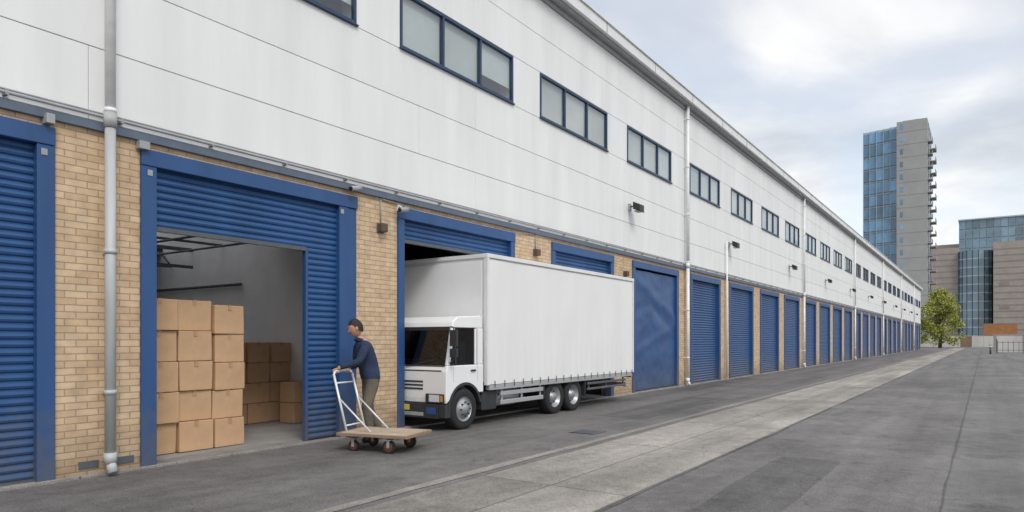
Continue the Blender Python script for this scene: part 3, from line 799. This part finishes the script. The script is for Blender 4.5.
t=B('glass_atrium',[TGL2,TWHT],of)
nf=11
for f in range(nf):
    for c in range(9):
        a0=math.pi*(c/9); a1=math.pi*((c+1)/9)
        p0=(5.85-4.55*math.cos(a0),262-3.2*math.sin(a0)); p1=(5.85-4.55*math.cos(a1),262-3.2*math.sin(a1))
        t.quad([(p0[0],p0[1],f*2.7+.3),(p1[0],p1[1],f*2.7+.3),(p1[0],p1[1],f*2.7+2.6),(p0[0],p0[1],f*2.7+2.6)],0)
        t.quad([(p0[0],p0[1]-.05,f*2.7-.1),(p1[0],p1[1]-.05,f*2.7-.1),(p1[0],p1[1]-.05,f*2.7+.3),(p0[0],p0[1]-.05,f*2.7+.3)],1)
        t.box(p0[0]-.06,p0[0]+.06,p0[1]-.1,p0[1]+.02,0,nf*2.7,1)
t.box(1.4,10.3,263,280,0,29.8,1)
t.done()
t=B('glass_upper',[TGL2,TWHT,BEI],of)
for f in range(12):
    for c in range(12): t.box(1.2+c*1.9,1.2+(c+1)*1.9-.1,271,271.5,3+f*3.2,3+f*3.2+2.7,0)
t.box(1.2,24,271.3,295,0,41.0,1); t.box(-8.5,1.2,280,296,31,34.5,2); t.box(1.0,25,270.6,296,41.0,41.4,1)
t.done()
dm=B('distant_buildings',[BEI,CONC],None)
for (xx,yy,w,dp_,h) in ((70,300,30,20,18),(110,280,40,20,14),(160,240,40,25,20),(-60,330,50,20,16),(30,330,40,20,22),(60,180,30,25,9)):
    dm.box(xx,xx+w,yy,yy+dp_,0,h,random.choice([0,1]))
dm.done()
FW=mat('painted_wall',(.52,.50,.47),.8,.2,.8,streak=True); FB=mat('brown_wall',(.22,.15,.10),.85,.2,1)
w=B('boundary_wall',[FW,CONC],None); w.box(9.0,40,103,103.3,0,2.1,0); w.box(8.95,40,102.95,103.35,2.1,2.2,1)
for xx in range(9,40,3): w.box(xx-.02,xx+.3,102.9,102.998,0,2.1,1)
w.done(bevel=.01)
fn=B('palisade_fence',[DGREY],None)
for k in range(34):
    xx=9.3+k*.5; fn.box(xx,xx+.05,97,97.03,0.1,1.4)
fn.box(9.2,26,97.03,97.07,.3,.35); fn.box(9.2,26,97.03,97.07,1.2,1.25)
for k in range(7): fn.box(9.2+k*2.6,9.3+k*2.6,96.95,97.1,0,1.65)
fn.done()
gh=B('site_hoarding',[FW,FB],None)
for k in range(14):
    gh.box(-6+k*2.0,-6+k*2.0+1.96,170,170.1,0.05,2.3,0 if k%5 else 1)
gh.done()
ORG=mat('orange_container',(.42,.19,.07),.6,.2,1)
for (xx,yy,zz) in ((7.6,180,0),(7.9,180.3,2.55),(14.4,181,0)):
    e=empty('site_container',(xx,yy,zz)); c=B('container_shell',[ORG,BEI2],e)
    c.box(0,6,0,2.4,.0,2.5,0)
    for k in range(20): c.box(.1+k*.3,.25+k*.3,-.06,.0,.15,2.35,0)
    c.box(0,6,-.07,.02,2.38,2.5,1); c.box(0,6,-.07,.02,0,.12,1); c.done()
bl=B('bollard',[DGREY,PIPEW],None)
bl.cyl((8.6,88,0),(8.6,88,1.0),.09,12,0); bl.cyl((8.6,88,.75),(8.6,88,.88),.094,12,1); bl.done()

# ------------------------------------------------------------------ tree
def tree(name,loc,H,Rr,seed,ncl=70,leafn=110):
    rnd=random.Random(seed); e=empty(name,loc)
    BK=bpy.data.materials.get('bark') or mat('bark',(.10,.08,.06),.9,.3,6,bump=.5,bscale=20)
    LF=bpy.data.materials.get('leaves') or mat('leaves',(.33,.36,.07),.6,.30,.8,island=.35)
    t=B('trunk',BK,e); t.cyl((0,0,0),(0.1,0,H*.3),H*.028,10,0,r2=H*.02)
    for k in range(9):
        a=rnd.uniform(0,6.28); z0=H*rnd.uniform(.12,.35); r_=Rr*rnd.uniform(.4,.8); z1=H*rnd.uniform(.35,.85)
        t.cyl((.1,0,z0),(r_*math.cos(a),r_*math.sin(a),z1),H*.010,6,0,r2=H*.003)
    t.cyl((.1,0,H*.3),(0,0,H*.9),H*.018,8,0,r2=H*.003); t.done()
    l=B('foliage',LF,e)
    for k in range(ncl):
        a=rnd.uniform(0,6.28); v=rnd.uniform(.10,1.0); prof=math.sin(math.pi*min(1,(v*.90+.09)))**.55
        r_=Rr*prof*math.sqrt(rnd.random())*rnd.uniform(.8,1.08); c=Vector((r_*math.cos(a),r_*math.sin(a),H*v*.95)); cr=Rr*rnd.uniform(.16,.30)
        for q in range(leafn):
            dv=Vector((rnd.gauss(0,1),rnd.gauss(0,1),rnd.gauss(0,1))).normalized()*cr*rnd.random()**.45
            p=c+dv; s=rnd.uniform(.08,.16)*H/9; n=Vector((rnd.gauss(0,1),rnd.gauss(0,1),rnd.gauss(0,1)+.6)).normalized(); a1=n.orthogonal().normalized()*s; b1=n.cross(a1)*.7
            l.quad([p-a1,p-b1,p+a1,p+b1])
    l.done()
tree('street_tree',(1.3,150,0),11.0,3.6,3,120,120)
tree('street_tree',(-3.2,158,0),8.5,3.0,5)
tree('street_tree',(34,150,0),9,3.4,6,40,80)

# ------------------------------------------------------------------ sky + light
wd_=bpy.data.worlds.new('World'); scene.world=wd_; wd_.use_nodes=True; nt=wd_.node_tree; N=nt.nodes; L=nt.links
bg=N['Background']; sky=N.new('ShaderNodeTexSky'); sky.sky_type='NISHITA'; sky.sun_disc=False
sun_dir=Vector((.62,-.38,.72)).normalized()
sky.sun_elevation=math.asin(sun_dir.z); sky.sun_rotation=math.atan2(sun_dir.x,sun_dir.y)
tc=N.new('ShaderNodeTexCoord'); sp=N.new('ShaderNodeSeparateXYZ'); L.new(tc.outputs['Generated'],sp.inputs[0])
ad=N.new('ShaderNodeMath'); ad.operation='ADD'; ad.inputs[1].default_value=.22; L.new(sp.outputs[2],ad.inputs[0])
mxm=N.new('ShaderNodeMath'); mxm.operation='MAXIMUM'; mxm.inputs[1].default_value=.1; L.new(ad.outputs[0],mxm.inputs[0])
dx=N.new('ShaderNodeMath'); dx.operation='DIVIDE'; L.new(sp.outputs[0],dx.inputs[0]); L.new(mxm.outputs[0],dx.inputs[1])
dy=N.new('ShaderNodeMath'); dy.operation='DIVIDE'; L.new(sp.outputs[1],dy.inputs[0]); L.new(mxm.outputs[0],dy.inputs[1])
cmb=N.new('ShaderNodeCombineXYZ'); L.new(dx.outputs[0],cmb.inputs[0]); L.new(dy.outputs[0],cmb.inputs[1])
nz=N.new('ShaderNodeTexNoise'); nz.inputs['Scale'].default_value=1.35; nz.inputs['Detail'].default_value=8; nz.inputs['Roughness'].default_value=.5; nz.inputs['Distortion'].default_value=.5
L.new(cmb.outputs[0],nz.inputs['Vector'])
cov=N.new('ShaderNodeMapRange'); cov.interpolation_type='SMOOTHSTEP'; cov.inputs[1].default_value=.40; cov.inputs[2].default_value=.62; cov.inputs[3].default_value=.25; cov.inputs[4].default_value=1; L.new(nz.outputs['Fac'],cov.inputs[0])
nz2=N.new('ShaderNodeTexNoise'); nz2.inputs['Scale'].default_value=1.5; nz2.inputs['Detail'].default_value=7; nz2.inputs['Distortion'].default_value=.4
mp2=N.new('ShaderNodeMapping'); mp2.inputs['Location'].default_value=(3.1,1.7,0); L.new(cmb.outputs[0],mp2.inputs['Vector']); L.new(mp2.outputs[0],nz2.inputs['Vector'])
rp=N.new('ShaderNodeValToRGB'); L.new(nz2.outputs['Fac'],rp.inputs['Fac'])
rp.color_ramp.elements[0].position=.42; rp.color_ramp.elements[0].color=(.93,.93,.93,1)
rp.color_ramp.elements[1].position=.64; rp.color_ramp.elements[1].color=(.58,.62,.67,1)
sc_=N.new('ShaderNodeVectorMath'); sc_.operation='SCALE'; sc_.inputs['Scale'].default_value=.12; L.new(sky.outputs[0],sc_.inputs[0])
hz=N.new('ShaderNodeVectorMath'); hz.operation='ADD'; hz.inputs[1].default_value=(.34,.31,.26); L.new(sc_.outputs[0],hz.inputs[0])
mx=N.new('ShaderNodeMixRGB'); L.new(cov.outputs[0],mx.inputs[0]); L.new(hz.outputs[0],mx.inputs[1]); L.new(rp.outputs[0],mx.inputs[2])
br=N.new('ShaderNodeMapRange'); br.inputs[1].default_value=.42; br.inputs[2].default_value=1.0; br.inputs[3].default_value=1.10; br.inputs[4].default_value=2.1; L.new(sp.outputs[2],br.inputs[0])
fin=N.new('ShaderNodeVectorMath'); fin.operation='SCALE'; L.new(mx.outputs[0],fin.inputs[0]); L.new(br.outputs[0],fin.inputs['Scale'])
L.new(fin.outputs[0],bg.inputs['Color']); bg.inputs['Strength'].default_value=1.0
sl=bpy.data.lights.new('sun','SUN'); sl.energy=1.5; sl.angle=math.radians(20); sl.color=(1,.955,.90)
so=bpy.data.objects.new('sun',sl); COL.objects.link(so); so.rotation_euler=(-sun_dir).to_track_quat('-Z','Y').to_euler(); so.location=(20,-10,30)

# ------------------------------------------------------------------ camera
cd_=bpy.data.cameras.new('camera'); co=bpy.data.objects.new('camera',cd_); COL.objects.link(co)
cd_.lens=24; cd_.sensor_width=36; cd_.shift_y=84/1024; cd_.clip_end=4000; cd_.clip_start=.05
co.location=(8.04,0,1.5); co.rotation_euler=(math.radians(90),0,math.radians(34.66)); scene.camera=co
